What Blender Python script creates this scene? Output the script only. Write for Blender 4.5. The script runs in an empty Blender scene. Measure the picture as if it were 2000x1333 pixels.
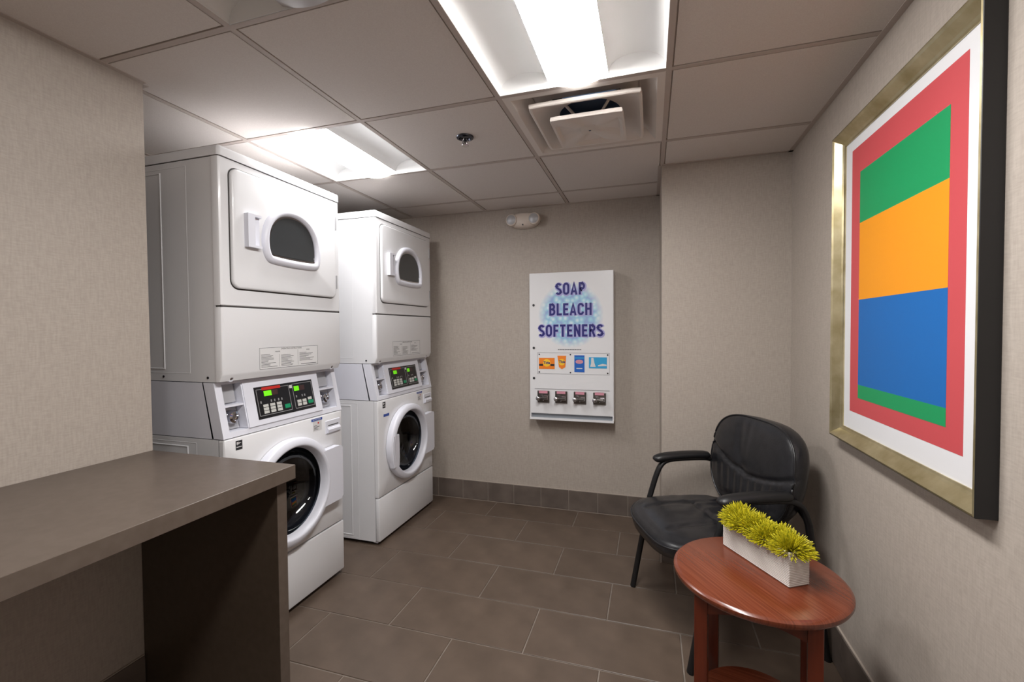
import bpy, bmesh, math, random
from mathutils import Vector, Matrix
random.seed(7)
SC = bpy.context.scene
COL = SC.collection
PI = math.pi

# ------------------------------------------------------------------ camera, exposure, world, lamps' strength
F_PX = 873.75
cd = bpy.data.cameras.new('camera'); cam = bpy.data.objects.new('camera', cd); COL.objects.link(cam)
cd.sensor_fit = 'HORIZONTAL'; cd.sensor_width = 36.0; cd.lens = F_PX*36.0/2000.0; cd.clip_start = 0.02
_rt = Vector((0.9553015, 0.2955387, -0.0074804)); _up = Vector((-0.0002329, 0.0260553, 0.9996605)); _fw = Vector((-0.2956332, 0.9549754, -0.0249595))
cam.matrix_world = Matrix(((_rt.x, _up.x, -_fw.x, 1.1594), (_rt.y, _up.y, -_fw.y, -1.01552), (_rt.z, _up.z, -_fw.z, 1.28299), (0, 0, 0, 1)))
SC.camera = cam
SC.view_settings.view_transform = 'Standard'
SC.view_settings.look = 'None'
SC.view_settings.gamma = 1.0
SC.view_settings.use_curve_mapping = False
SC.view_settings.exposure = 0.0
W = bpy.data.worlds.new('world'); SC.world = W; W.use_nodes = True
W.node_tree.nodes['Background'].inputs[0].default_value = (0.8, 0.85, 1, 1)
W.node_tree.nodes['Background'].inputs[1].default_value = 0.1
LENS_MAIN, LENS_FAR, LENS_REAR = 52.5, 32.0, 26.0      # emission of the ceiling fittings' lenses

# room numbers (metres; the ceiling grid's pitch is G, its crossing (0,0) the origin)
G = 0.6096
ZC = 2.1606
XL, YL = -0.5512, 0.1295          # wall beside the counter and where it ends
YW, YP = 2.1071, 1.5466           # far wall, face of the pier
XR, XP = 1.8344, 1.2181           # wall with the picture, side of the pier
XA = -1.22                        # back of the machines' alcove
YB = -2.2                         # wall behind the camera
HB = 0.145                        # tile skirting

# ------------------------------------------------------------------ materials
def lin(c):
    def f(v):
        v /= 255.0
        return v/12.92 if v <= 0.04045 else ((v+0.055)/1.055)**2.4
    return (f(c[0]), f(c[1]), f(c[2]), 1.0)

def mat(name, rgb, rough=0.5, metal=0.0, spec=0.5, coat=0.0):
    m = bpy.data.materials.new(name); m.use_nodes = True
    b = m.node_tree.nodes['Principled BSDF']
    b.inputs['Base Color'].default_value = lin(rgb); b.inputs['Roughness'].default_value = rough
    b.inputs['Metallic'].default_value = metal; b.inputs['Specular IOR Level'].default_value = spec
    b.inputs['Coat Weight'].default_value = coat
    return m

def N(m, t): return m.node_tree.nodes.new(t)
def L(m, a, b): m.node_tree.links.new(a, b)
def BS(m): return m.node_tree.nodes['Principled BSDF']

def noise_mat(name, c1, c2, scale=(8, 8, 8), detail=4, rough=0.5, bump=0.0, bscale=None, lo=0.35, hi=0.65, metal=0, spec=0.5, rand=0.0, dist=0.002):
    m = mat(name, c1, rough, metal, spec)
    tc = N(m, 'ShaderNodeTexCoord'); mp = N(m, 'ShaderNodeMapping'); mp.inputs['Scale'].default_value = scale
    nz = N(m, 'ShaderNodeTexNoise'); nz.inputs['Scale'].default_value = 1.0; nz.inputs['Detail'].default_value = detail
    rp = N(m, 'ShaderNodeValToRGB'); rp.color_ramp.elements[0].position = lo; rp.color_ramp.elements[1].position = hi
    rp.color_ramp.elements[0].color = lin(c1); rp.color_ramp.elements[1].color = lin(c2)
    L(m, tc.outputs['Object'], mp.inputs['Vector']); L(m, mp.outputs['Vector'], nz.inputs['Vector']); L(m, nz.outputs['Fac'], rp.inputs['Fac'])
    out = rp.outputs['Color']
    if rand:
        oi = N(m, 'ShaderNodeObjectInfo'); hs = N(m, 'ShaderNodeHueSaturation')
        mr = N(m, 'ShaderNodeMapRange'); mr.inputs['To Min'].default_value = 1-rand; mr.inputs['To Max'].default_value = 1+rand
        L(m, oi.outputs['Random'], mr.inputs['Value']); L(m, mr.outputs['Result'], hs.inputs['Value']); L(m, out, hs.inputs['Color']); out = hs.outputs['Color']
    L(m, out, BS(m).inputs['Base Color'])
    if bump:
        n2 = N(m, 'ShaderNodeTexNoise'); n2.inputs['Scale'].default_value = 1.0; n2.inputs['Detail'].default_value = 3
        m2 = N(m, 'ShaderNodeMapping'); m2.inputs['Scale'].default_value = bscale or scale
        bp = N(m, 'ShaderNodeBump'); bp.inputs['Strength'].default_value = bump; bp.inputs['Distance'].default_value = dist
        L(m, tc.outputs['Object'], m2.inputs['Vector']); L(m, m2.outputs['Vector'], n2.inputs['Vector'])
        L(m, n2.outputs['Fac'], bp.inputs['Height']); L(m, bp.outputs['Normal'], BS(m).inputs['Normal'])
    return m

def wallpaper(name, c1, c2):
    """woven vinyl: two stretched noises crossed, with a faint weave relief"""
    m = mat(name, c1, 0.55, 0, 0.35)
    tc = N(m, 'ShaderNodeTexCoord')
    outs = []
    for sc in ((190, 190, 30), (40, 40, 260)):
        mp = N(m, 'ShaderNodeMapping'); mp.inputs['Scale'].default_value = sc
        nz = N(m, 'ShaderNodeTexNoise'); nz.inputs['Scale'].default_value = 1; nz.inputs['Detail'].default_value = 2
        L(m, tc.outputs['Object'], mp.inputs['Vector']); L(m, mp.outputs['Vector'], nz.inputs['Vector']); outs.append(nz.outputs['Fac'])
    ad = N(m, 'ShaderNodeMath'); ad.operation = 'ADD'; L(m, outs[0], ad.inputs[0]); L(m, outs[1], ad.inputs[1])
    rp = N(m, 'ShaderNodeValToRGB'); rp.color_ramp.elements[0].position = 0.36; rp.color_ramp.elements[1].position = 0.64
    rp.color_ramp.elements[0].color = lin(c1); rp.color_ramp.elements[1].color = lin(c2)
    hf = N(m, 'ShaderNodeMath'); hf.operation = 'MULTIPLY'; hf.inputs[1].default_value = 0.5
    L(m, ad.outputs[0], hf.inputs[0]); L(m, hf.outputs[0], rp.inputs['Fac']); L(m, rp.outputs['Color'], BS(m).inputs['Base Color'])
    bp = N(m, 'ShaderNodeBump'); bp.inputs['Strength'].default_value = 0.25; bp.inputs['Distance'].default_value = 0.001
    L(m, hf.outputs[0], bp.inputs['Height']); L(m, bp.outputs['Normal'], BS(m).inputs['Normal'])
    return m

def emit(name, rgb, s):
    m = bpy.data.materials.new(name); m.use_nodes = True
    b = BS(m); b.inputs['Base Color'].default_value = lin(rgb)
    b.inputs['Emission Color'].default_value = lin(rgb); b.inputs['Emission Strength'].default_value = s
    return m

def wood(name, c1, c2, c3, axis_scale, rough=0.3, coat=0.3):
    m = mat(name, c1, rough, 0, 0.5, coat); BS(m).inputs['Coat Roughness'].default_value = 0.18
    tc = N(m, 'ShaderNodeTexCoord'); mp = N(m, 'ShaderNodeMapping'); mp.inputs['Scale'].default_value = axis_scale
    nz = N(m, 'ShaderNodeTexNoise'); nz.inputs['Scale'].default_value = 1; nz.inputs['Detail'].default_value = 6; nz.inputs['Distortion'].default_value = 0.6
    rp = N(m, 'ShaderNodeValToRGB'); e = rp.color_ramp.elements
    e[0].position = 0.3; e[0].color = lin(c1); e[1].position = 0.72; e[1].color = lin(c3)
    k = e.new(0.5); k.color = lin(c2)
    L(m, tc.outputs['Object'], mp.inputs['Vector']); L(m, mp.outputs['Vector'], nz.inputs['Vector']); L(m, nz.outputs['Fac'], rp.inputs['Fac'])
    L(m, rp.outputs['Color'], BS(m).inputs['Base Color'])
    return m

M_WALL = wallpaper('woven_wallpaper', (165, 155, 146), (177, 167, 158))
M_TILE = noise_mat('floor_tile_stone', (82, 69, 59), (98, 83, 72), (7, 7, 7), 5, 0.42, 0.12, (60, 60, 60), rand=0.06, lo=0.3, hi=0.7)
M_BASE = noise_mat('skirting_tile_stone', (92, 82, 76), (108, 97, 90), (9, 9, 9), 5, 0.42, rand=0.05)
M_GROUT = noise_mat('grout', (128, 117, 108), (112, 102, 94), (20, 20, 20), 3, 0.9)
M_GROUT_L = mat('grout_pale', (172, 160, 150), 0.9)
M_CEIL = noise_mat('ceiling_tile_face', (214, 206, 201), (220, 213, 208), (300, 300, 300), 2, 0.9, 0.1, (400, 400, 400), rand=0.015)
M_GRID = mat('grid_bar_paint', (186, 174, 167), 0.6)
M_PLENUM = mat('plenum_dark', (40, 36, 34), 0.9)
M_WHITE = mat('white_enamel', (226, 226, 229), 0.28, 0, 0.5, 0.15)
M_WHITE2 = mat('white_plastic', (222, 223, 233), 0.35)
M_SEAM = mat('seam_shadow_gap', (60, 57, 56), 0.8)
M_DARKGLASS = mat('dark_door_glass', (62, 64, 66), 0.1, 0, 0.7)
M_CHROME = mat('chrome', (205, 205, 210), 0.12, 1.0)
M_STEEL = mat('stainless_drum', (74, 76, 84), 0.22, 1.0)
M_GREYPLATE = mat('grey_plate', (176, 176, 180), 0.4, 0.3)
M_RUBBER = mat('grey_gasket', (58, 59, 64), 0.45)
M_BLACK = mat('black_panel', (22, 22, 25), 0.3)
M_BUTTON = mat('pale_button', (196, 196, 192), 0.45)
M_GREENB = mat('green_button', (18, 140, 96), 0.4)
M_REDTXT = mat('red_strip', (196, 40, 34), 0.5)
M_SILVER = mat('silver_line', (168, 168, 170), 0.35, 0.4)
M_LED = emit('green_display', (110, 220, 20), 0.45)
M_LEDOFF = mat('dim_display', (66, 42, 42), 0.4)
M_INK = mat('grey_ink', (92, 92, 94), 0.6)
M_LABELW = mat('label_white', (214, 213, 214), 0.5)
M_BLUE = mat('label_blue', (38, 72, 158), 0.5)
M_DARKINK = mat('dark_ink', (40, 40, 44), 0.5)
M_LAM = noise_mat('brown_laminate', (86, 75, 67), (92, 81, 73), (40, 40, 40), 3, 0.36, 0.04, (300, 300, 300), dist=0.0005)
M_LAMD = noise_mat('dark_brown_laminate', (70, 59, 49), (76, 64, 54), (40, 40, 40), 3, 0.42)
M_LEATHER = noise_mat('black_leather', (26, 26, 29), (33, 33, 36), (30, 30, 30), 3, 0.29, 0.3, (220, 220, 220), spec=0.5, dist=0.0012)
M_BLACKMETAL = mat('black_powder_coat', (18, 18, 20), 0.38)
M_ARMPAD = mat('black_arm_pad', (22, 22, 24), 0.42)
M_CHERRY = wood('cherry_top', (92, 42, 24), (106, 50, 30), (118, 60, 38), (5, 170, 5), 0.26, 0.3)
M_CHERRYL = wood('cherry_legs', (82, 28, 12), (96, 36, 16), (106, 42, 20), (40, 40, 4), 0.3, 0.3)
M_PLANTER = mat('white_ceramic', (206, 199, 194), 0.5)
M_SOIL = mat('dark_moss', (58, 62, 16), 0.9)
M_GOLD = noise_mat('champagne_gold_leaf', (168, 154, 114), (208, 197, 162), (14, 14, 14), 5, 0.3, 0.1, (60, 60, 60), metal=0.85, lo=0.3, hi=0.7)
M_FRAMEBLK = mat('black_frame_side', (26, 26, 28), 0.4)
M_MAT = mat('white_mat_board', (214, 214, 218), 0.7)
M_PRED = mat('print_red', (190, 72, 78), 0.5)
M_PORANGE = mat('print_orange', (228, 144, 16), 0.5)
M_PBLUE = mat('print_blue', (4, 96, 170), 0.5)
M_PGREEN = mat('print_green', (8, 142, 84), 0.5)
M_LENS = emit('lens_glow', (255, 253, 250), LENS_MAIN)
M_LENSF = emit('lens_glow_far', (255, 254, 252), LENS_FAR)
M_LENSR = emit('lens_glow_rear', (255, 253, 250), LENS_REAR)
M_LENSOFF = mat('lens_unlit', (190, 188, 190), 0.3)
M_REFL = mat('reflector_white', (236, 236, 236), 0.45)
M_DIFF = mat('diffuser_paint', (222, 214, 208), 0.5)
M_DUCT = mat('duct_blue_grey', (72, 92, 120), 0.6)
M_EMER = mat('ivory_plastic', (214, 202, 192), 0.4)
M_NAVY = mat('navy_lettering', (28, 26, 112), 0.5)
M_LAV = mat('lavender_outline', (168, 166, 214), 0.5)
M_PINK = mat('pink_label', (206, 142, 158), 0.5)
M_MECH = mat('coin_mechanism_metal', (120, 116, 114), 0.28, 0.9)
M_TRAYD = mat('tray_grey', (150, 156, 164), 0.5)
M_SORANGE = mat('pack_orange', (236, 128, 30), 0.5)
M_SYELLOW = mat('pack_yellow', (246, 196, 40), 0.5)
M_SBLUE = mat('pack_blue', (30, 96, 186), 0.5)
M_SCYAN = mat('pack_cyan', (46, 158, 210), 0.5)

def glass_mat():
    """thin tinted door glass: clear straight through, mirror-like by its Fresnel share"""
    m = bpy.data.materials.new('clear_door_glass'); m.use_nodes = True; nt = m.node_tree
    nt.nodes.remove(BS(m)); out = nt.nodes['Material Output']
    tr = N(m, 'ShaderNodeBsdfTransparent'); tr.inputs['Color'].default_value = lin((176, 182, 192))
    gl = N(m, 'ShaderNodeBsdfGlossy'); gl.inputs['Roughness'].default_value = 0.03
    fr = N(m, 'ShaderNodeFresnel'); fr.inputs['IOR'].default_value = 1.65
    mx = N(m, 'ShaderNodeMixShader')
    L(m, fr.outputs[0], mx.inputs[0]); L(m, tr.outputs[0], mx.inputs[1]); L(m, gl.outputs[0], mx.inputs[2]); L(m, mx.outputs[0], out.inputs['Surface'])
    return m
M_GLASS = glass_mat()

def bubbles_mat():
    """printed aqua disc: pale cells between blue ones, fading out at the rim"""
    m = mat('bubble_print', (150, 208, 222), 0.4)
    tc = N(m, 'ShaderNodeTexCoord'); vo = N(m, 'ShaderNodeTexVoronoi'); vo.inputs['Scale'].default_value = 30
    L(m, tc.outputs['Object'], vo.inputs['Vector'])
    rp = N(m, 'ShaderNodeValToRGB'); e = rp.color_ramp.elements
    e[0].position = 0.1; e[0].color = lin((216, 232, 242)); e[1].position = 0.45; e[1].color = lin((158, 206, 226)); kx = e.new(0.8); kx.color = lin((146, 170, 216))
    L(m, vo.outputs['Distance'], rp.inputs['Fac'])
    ln = N(m, 'ShaderNodeVectorMath'); ln.operation = 'LENGTH'
    mp = N(m, 'ShaderNodeMapping'); mp.inputs['Location'].default_value = (-0.285, 0, -0.72); mp.inputs['Scale'].default_value = (1, 0, 1)
    L(m, tc.outputs['Object'], mp.inputs['Vector']); L(m, mp.outputs['Vector'], ln.inputs[0])
    mr = N(m, 'ShaderNodeMapRange'); mr.inputs['From Min'].default_value = 0.165; mr.inputs['From Max'].default_value = 0.225
    L(m, ln.outputs['Value'], mr.inputs['Value'])
    mx = N(m, 'ShaderNodeMix'); mx.data_type = 'RGBA'
    L(m, mr.outputs['Result'], mx.inputs['Factor']); L(m, rp.outputs['Color'], mx.inputs['A']); mx.inputs['B'].default_value = lin((226, 226, 229))
    L(m, mx.outputs['Result'], BS(m).inputs['Base Color'])
    return m
M_BUBBLE = bubbles_mat()

def grass_mat():
    m = mat('yellow_green_blades', (176, 172, 20), 0.5)
    tc = N(m, 'ShaderNodeTexCoord'); nz = N(m, 'ShaderNodeTexNoise'); nz.inputs['Scale'].default_value = 130
    L(m, tc.outputs['Object'], nz.inputs['Vector'])
    rp = N(m, 'ShaderNodeValToRGB'); e = rp.color_ramp.elements
    e[0].position = 0.3; e[0].color = lin((126, 130, 12)); e[1].position = 0.68; e[1].color = lin((226, 212, 44))
    L(m, nz.outputs['Fac'], rp.inputs['Fac']); L(m, rp.outputs['Color'], BS(m).inputs['Base Color'])
    return m
M_GRASS = grass_mat()

# ------------------------------------------------------------------ mesh helpers
def obj(name, me, m, parent=None, smooth=False, loc=None):
    if isinstance(me, bmesh.types.BMesh):
        bm = me; bmesh.ops.recalc_face_normals(bm, faces=bm.faces)
        me = bpy.data.meshes.new(name); bm.to_mesh(me); bm.free()
    if m is not None and not me.materials: me.materials.append(m)
    if smooth:
        me.polygons.foreach_set('use_smooth', [True]*len(me.polygons))
        if smooth != 'all': me.set_sharp_from_angle(angle=math.radians(smooth if smooth > 1 else 40))
    o = bpy.data.objects.new(name, me); COL.objects.link(o)
    if parent: o.parent = parent
    if loc: o.location = loc
    return o

def tag(o, label, cat, group=None):
    o['label'] = label; o['category'] = cat
    if group: o['group'] = group
    return o

def thing(name, label, cat, loc=(0, 0, 0), rz=0.0, group=None):
    o = bpy.data.objects.new(name, None); COL.objects.link(o)
    o.location = loc; o.rotation_euler = (0, 0, rz); o.empty_display_size = 0.1
    return tag(o, label, cat, group)

def struct(o): o['kind'] = 'structure'; return o

def add_hex(bm, c):
    """c: 8 corners, bottom ring 0-3 then top ring 4-7"""
    v = [bm.verts.new(p) for p in c]
    for f in ((3, 2, 1, 0), (4, 5, 6, 7), (0, 1, 5, 4), (1, 2, 6, 5), (2, 3, 7, 6), (3, 0, 4, 7)): bm.faces.new([v[i] for i in f])
    return v

def add_box(bm, x0, x1, y0, y1, z0, z1):
    return add_hex(bm, [(x0, y0, z0), (x1, y0, z0), (x1, y1, z0), (x0, y1, z0), (x0, y0, z1), (x1, y0, z1), (x1, y1, z1), (x0, y1, z1)])

def bx(x0, x1, y0, y1, z0, z1, bevel=0.0, seg=2):
    bm = bmesh.new(); add_box(bm, x0, x1, y0, y1, z0, z1)
    if bevel: bmesh.ops.bevel(bm, geom=list(bm.edges), offset=bevel, segments=seg, profile=0.5, affect='EDGES')
    return bm

def loft(bm, loops, cap0=False, cap1=False, closed=True):
    """skin a list of equal-length point loops"""
    R = [[bm.verts.new(p) for p in l] for l in loops]
    n = len(R[0])
    for a, b in zip(R, R[1:]):
        for i in range(n if closed else n-1):
            j = (i+1) % n
            bm.faces.new((a[i], a[j], b[j], b[i]))
    if cap0: bm.faces.new(list(reversed(R[0])))
    if cap1: bm.faces.new(R[-1])
    return R

def rrect(u0, u1, z0, z1, r, k=6):
    pts = []
    for cx, cz, a0 in ((u1-r, z1-r, 0), (u0+r, z1-r, 90), (u0+r, z0+r, 180), (u1-r, z0+r, 270)):
        for i in range(k+1):
            a = math.radians(a0+90*i/k); pts.append((cx+r*math.cos(a), cz+r*math.sin(a)))
    return pts

def circ(cu, cz, r, n=48): return [(cu+r*math.cos(2*PI*i/n), cz+r*math.sin(2*PI*i/n)) for i in range(n)]
def atx(pts, d): return [(d, u, z) for u, z in pts]          # outline in the u-z plane facing +x
def aty(pts, d): return [(u, d, z) for u, z in pts]          # outline in the x-z plane facing -y
def atz(pts, d): return [(u, v, d) for u, v in pts]

def inset(pts, k):
    """move an outline inwards by k along averaged normals (counter-clockwise outline)"""
    n = len(pts); out = []
    for i in range(n):
        ax, az = pts[i-1]; bx_, bz = pts[(i+1) % n]
        tx, tz = bx_-ax, bz-az; l = math.hypot(tx, tz) or 1
        out.append((pts[i][0]-tz/l*k, pts[i][1]+tx/l*k))
    return out

def smooth_path(pts, it=3):
    pts = [Vector(p) for p in pts]
    for _ in range(it):
        q = [pts[0]]
        for a, b in zip(pts, pts[1:]): q += [a.lerp(b, 0.25), a.lerp(b, 0.75)]
        q.append(pts[-1]); pts = q
    return pts

def add_tube(bm, path, r, n=10, side=None, flat=1.0, up=None):
    """sweep an ellipse (r x r*flat) along a path; 'side' fixes the r direction"""
    path = [Vector(p) for p in path]; loops = []
    s0 = Vector(side) if side else None
    for i, p in enumerate(path):
        t = (path[min(i+1, len(path)-1)]-path[max(i-1, 0)]).normalized()
        s = s0 if s0 else (t.cross(Vector((0, 0, 1))) if abs(t.z) < 0.95 else t.cross(Vector((1, 0, 0))))
        s = (s-t*s.dot(t)).normalized(); q = t.cross(s)
        rr = r[i] if isinstance(r, (list, tuple)) else r
        loops.append([p+s*rr*math.cos(2*PI*k/n)+q*rr*flat*math.sin(2*PI*k/n) for k in range(n)])
    loft(bm, loops, True, True)

def tube(path, r, n=10, **k):
    bm = bmesh.new(); add_tube(bm, path, r, n, **k); return bm

def lathe(prof, n=32, axis='z', c=(0, 0, 0), cap=True):
    bm = bmesh.new(); loops = []
    for r, h in prof:
        lp = []
        for i in range(n):
            a = 2*PI*i/n; p = (r*math.cos(a), r*math.sin(a))
            lp.append({'z': (c[0]+p[0], c[1]+p[1], c[2]+h), 'x': (c[0]+h, c[1]+p[0], c[2]+p[1]), 'y': (c[0]+p[0], c[1]-h, c[2]+p[1])}[axis])
        loops.append(lp)
    loft(bm, loops, cap and prof[0][0] > 1e-6, cap and prof[-1][0] > 1e-6)
    bmesh.ops.remove_doubles(bm, verts=bm.verts, dist=1e-7)
    return bm

def text_bm(s, size, sx=1.0, offset=0.0, depth=0.0006, shear=0.0):
    """mesh of a line of text in its x-y plane, centred; returned as (verts, faces)"""
    cu = bpy.data.curves.new('text', 'FONT'); cu.body = s; cu.size = size; cu.align_x = 'CENTER'; cu.align_y = 'CENTER'
    cu.offset = offset; cu.extrude = depth; cu.shear = shear; cu.resolution_u = 3
    o = bpy.data.objects.new('text', cu); COL.objects.link(o)
    me = bpy.data.meshes.new_from_object(o.evaluated_get(bpy.context.evaluated_depsgraph_get()))
    vs = [(v.co.x*sx, v.co.y, v.co.z) for v in me.vertices]; fs = [tuple(p.vertices) for p in me.polygons]
    bpy.data.objects.remove(o); bpy.data.meshes.remove(me); bpy.data.curves.remove(cu)
    return vs, fs

def text_obj(name, s, size, m, parent, place, **k):
    vs, fs = text_bm(s, size, **k)
    me = bpy.data.meshes.new(name); me.from_pydata([place(*v) for v in vs], [], fs); me.update()
    return obj(name, me, m, parent)

# ------------------------------------------------------------------ the setting: floor
floor = struct(obj('floor', bx(XA-0.1, XR+0.1, YB-0.1, YW+0.1, -0.06, -0.003), M_GROUT))
def tile_mesh(w, d):
    bm = bmesh.new(); b = 0.0015
    lo = [(0, 0), (w, 0), (w, d), (0, d)]; hi = [(b, b), (w-b, b), (w-b, d-b), (b, d-b)]
    loft(bm, [atz(lo, -0.003), atz(lo, -0.0012), atz(hi, 0)], False, True)
    return bm
TW, TD, GAP = 0.6055, 0.2985, 0.006
rows = [1.8515+k*TD for k in range(-14, 1)]
cache = {}
for k, y0 in zip(range(-14, 1), rows):
    off = 0.068 if k % 2 == 0 else 0.068+TW/2
    xl_row = XA if y0+TD > YL+0.03 else XL
    i0 = math.floor((xl_row-off)/TW)
    for i in range(i0, i0+7):
        x0, x1 = off+i*TW+GAP/2, off+(i+1)*TW-GAP/2
        ya, yb = y0+GAP/2, min(y0+TD-GAP/2, YW)
        x0, x1 = max(x0, xl_row), min(x1, XR)
        if k == -6 and x0 < XL and False: continue
        if x1-x0 < 0.01 or yb < YB: continue
        key = (round(x1-x0, 4), round(yb-ya, 4))
        if key not in cache:
            o = obj('floor_tile', tile_mesh(*key), M_TILE, floor, loc=(x0, ya, 0)); cache[key] = o.data
        else: obj('floor_tile', cache[key], None, floor, loc=(x0, ya, 0))

# ------------------------------------------------------------------ walls
def wall(name, *b, m=M_WALL): return struct(obj(name, bx(*b), m))
T = 0.12
wall('wall_left', XA-T, XL, YB, YL, 0, ZC+0.12)
wall('wall_alcove', XA-T, XA, YL, YW, 0, ZC+0.12)
wall('wall_back', XA-T, XR+T, YW, YW+T, 0, ZC+0.12)
wall('wall_right', XR, XR+T, YB, YW, 0, ZC+0.12)
wall('wall_front', XA-T, XR+T, YB-T, YB, 0, ZC+0.12)
wall('wall_pier', XP, XR, YP, YW, 0, ZC+0.12)

# skirting tiles: a thin backing carries the tiles and the pale joints
def skirting(name, p0, p1, nrm, pitch, start, h=HB):
    """tiles from p0 to p1 along a wall, the face towards nrm"""
    p0, p1, nrm = Vector(p0), Vector(p1), Vector(nrm); d = (p1-p0); ln = d.length; d.normalize()
    def pt(s, o, z): q = p0+d*s+nrm*o; return (q.x, q.y, z)
    bm = bmesh.new()
    add_hex(bm, [pt(0, 0, 0), pt(ln, 0, 0), pt(ln, .0065, 0), pt(0, .0065, 0), pt(0, 0, h+.003), pt(ln, 0, h+.003), pt(ln, .0065, h+.003), pt(0, .0065, h+.003)])
    base = struct(obj(name, bm, M_GROUT_L))
    s = start
    while s < ln:
        a, b = max(s+.0015, 0), min(s+pitch-.0015, ln)
        if b-a > 0.01:
            bm = bmesh.new()
            lo = [(a, .006), (b, .006), (b, h), (a, h)]; e = .0015
            hi = [(a+e, .006+e), (b-e, .006+e), (b-e, h-e), (a+e, h-e)]
            loft(bm, [[pt(u, .0065, z) for u, z in lo], [pt(u, .009, z) for u, z in lo], [pt(u, .0105, z) for u, z in hi]], False, True)
            obj('skirting_tile', bm, M_BASE, base)
        s += pitch
skirting('baseboard_back', (XA, YW, 0), (XP, YW, 0), (0, -1, 0), 0.203, 0.0)
skirting('baseboard_pier_side', (XP, YW, 0), (XP, YP-.0105, 0), (-1, 0, 0), 0.203, -0.05)
skirting('baseboard_pier', (XP, YP, 0), (XR, YP, 0), (0, -1, 0), 0.203, -0.08)
skirting('baseboard_right', (XR, YP, 0), (XR, YB, 0), (-1, 0, 0), 0.3, YP-0.868-0.9, 0.158)
skirting('baseboard_left', (XL, YB, 0), (XL, YL-.05, 0), (1, 0, 0), 0.3, -0.1)

# ------------------------------------------------------------------ ceiling: slab, grid bars, lay-in tiles
ceiling = struct(obj('ceiling', bx(XA-T, XR+T, YB-T, YW+T, ZC+0.13, ZC+0.2), M_PLENUM))
BW = 0.0095       # half width of a bar
def bar(x0, x1, y0, y1, along):
    bm = bmesh.new(); z = ZC
    if along == 'x':
        m = (y0+y1)/2
        prof = [(m-BW, z+.004), (m-BW, z+.001), (m-BW*.35, z+.001), (m-BW*.35, z+.004), (m+BW*.35, z+.004), (m+BW*.35, z+.001), (m+BW, z+.001), (m+BW, z+.004), (m+BW, z+.008), (m-BW, z+.008)]
        prof = [(m-BW, z+.008), (m-BW, z), (m+BW, z), (m+BW, z+.008)]
        loft(bm, [[(x0, a, b) for a, b in prof], [(x1, a, b) for a, b in prof]], True, True)
    else:
        m = (x0+x1)/2
        prof = [(m-BW, z+.008), (m-BW, z), (m+BW, z), (m+BW, z+.008)]
        loft(bm, [[(a, y0, b) for a, b in prof], [(a, y1, b) for a, b in prof]], True, True)
    obj('grid_bar', bm, M_GRID, ceiling)
XS = [XA, -G, 0, G, 2*G, XR]
YS = [YB] + [k*G for k in range(-3, 4)] + [YW]
for x in (-G, 0, G, 2*G):
    bar(x-BW, x+BW, YL if x == -G else YB, YW if x < 2*G else YP, 'y')
for y in YS[1:-1]:
    for a, b in zip(XS, XS[1:]):
        if y < YL and a < -G: continue
        if y < YL and b == 0: a = XL
        if y > YP and b == XR: continue
        bar(a+(BW if a != XA else 0), b-(BW if b != XR else 0), y, y, 'x')
# perimeter angle
def angle(name_pts, w=0.02):
    x0, x1, y0, y1 = name_pts
    obj('wall_angle', bx(x0, x1, y0, y1, ZC-.0015, ZC+.006), M_GRID, ceiling)
angle((XL, XL+.02, YB, YL+.0)); angle((XR-.02, XR, YB, YP)); angle((XP, XR, YP-.02, YP)); angle((XP-.02, XP, YP, YW))
angle((XA, XP, YW-.02, YW)); angle((XA, XL, YL, YL+.02)); angle((XA, XA+.02, YL, YW))

FIX = {(2, 3): 'off', (3, 4): 'main', (3, 3): 'main', (1, 5): 'far', (3, 5): 'diff', (3, 1): 'rear'}     # cells (column, row) that hold fittings
def ctile(x0, x1, y0, y1):
    bm = bmesh.new(); r = 0.009; g = BW+.002
    # tegular edge: the face hangs level with the bars, a shadow reveal round it
    a = [(x0+BW-.003, y0+BW-.003), (x1-BW+.003, y0+BW-.003), (x1-BW+.003, y1-BW+.003), (x0+BW-.003, y1-BW+.003)]
    b = [(x0+BW+.005, y0+BW+.005), (x1-BW-.005, y0+BW+.005), (x1-BW-.005, y1-BW-.005), (x0+BW+.005, y1-BW-.005)]
    loft(bm, [atz(a, ZC+.02), atz(a, ZC+.0082), atz(b, ZC+.0082), atz(b, ZC+.001)], True, True)
    return obj('ceiling_tile', bm, M_CEIL, ceiling)
cells = []
for ci in range(5):
    for ri in range(len(YS)-1):
        x0, x1, y0, y1 = XS[ci], XS[ci+1], YS[ri], YS[ri+1]
        if (ci, ri) in FIX: continue
        if y1 <= YL-.2 and ci == 0: continue
        if y0 >= YP-.2 and ci == 4: continue
        if ci == 0 and y0 < YL: y0 = YL
        if ci == 1 and y1 < YL: x0 = XL
        if ci == 4 and y1 > YP: y1 = YP
        ctile(x0, x1, y0, y1)

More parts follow.
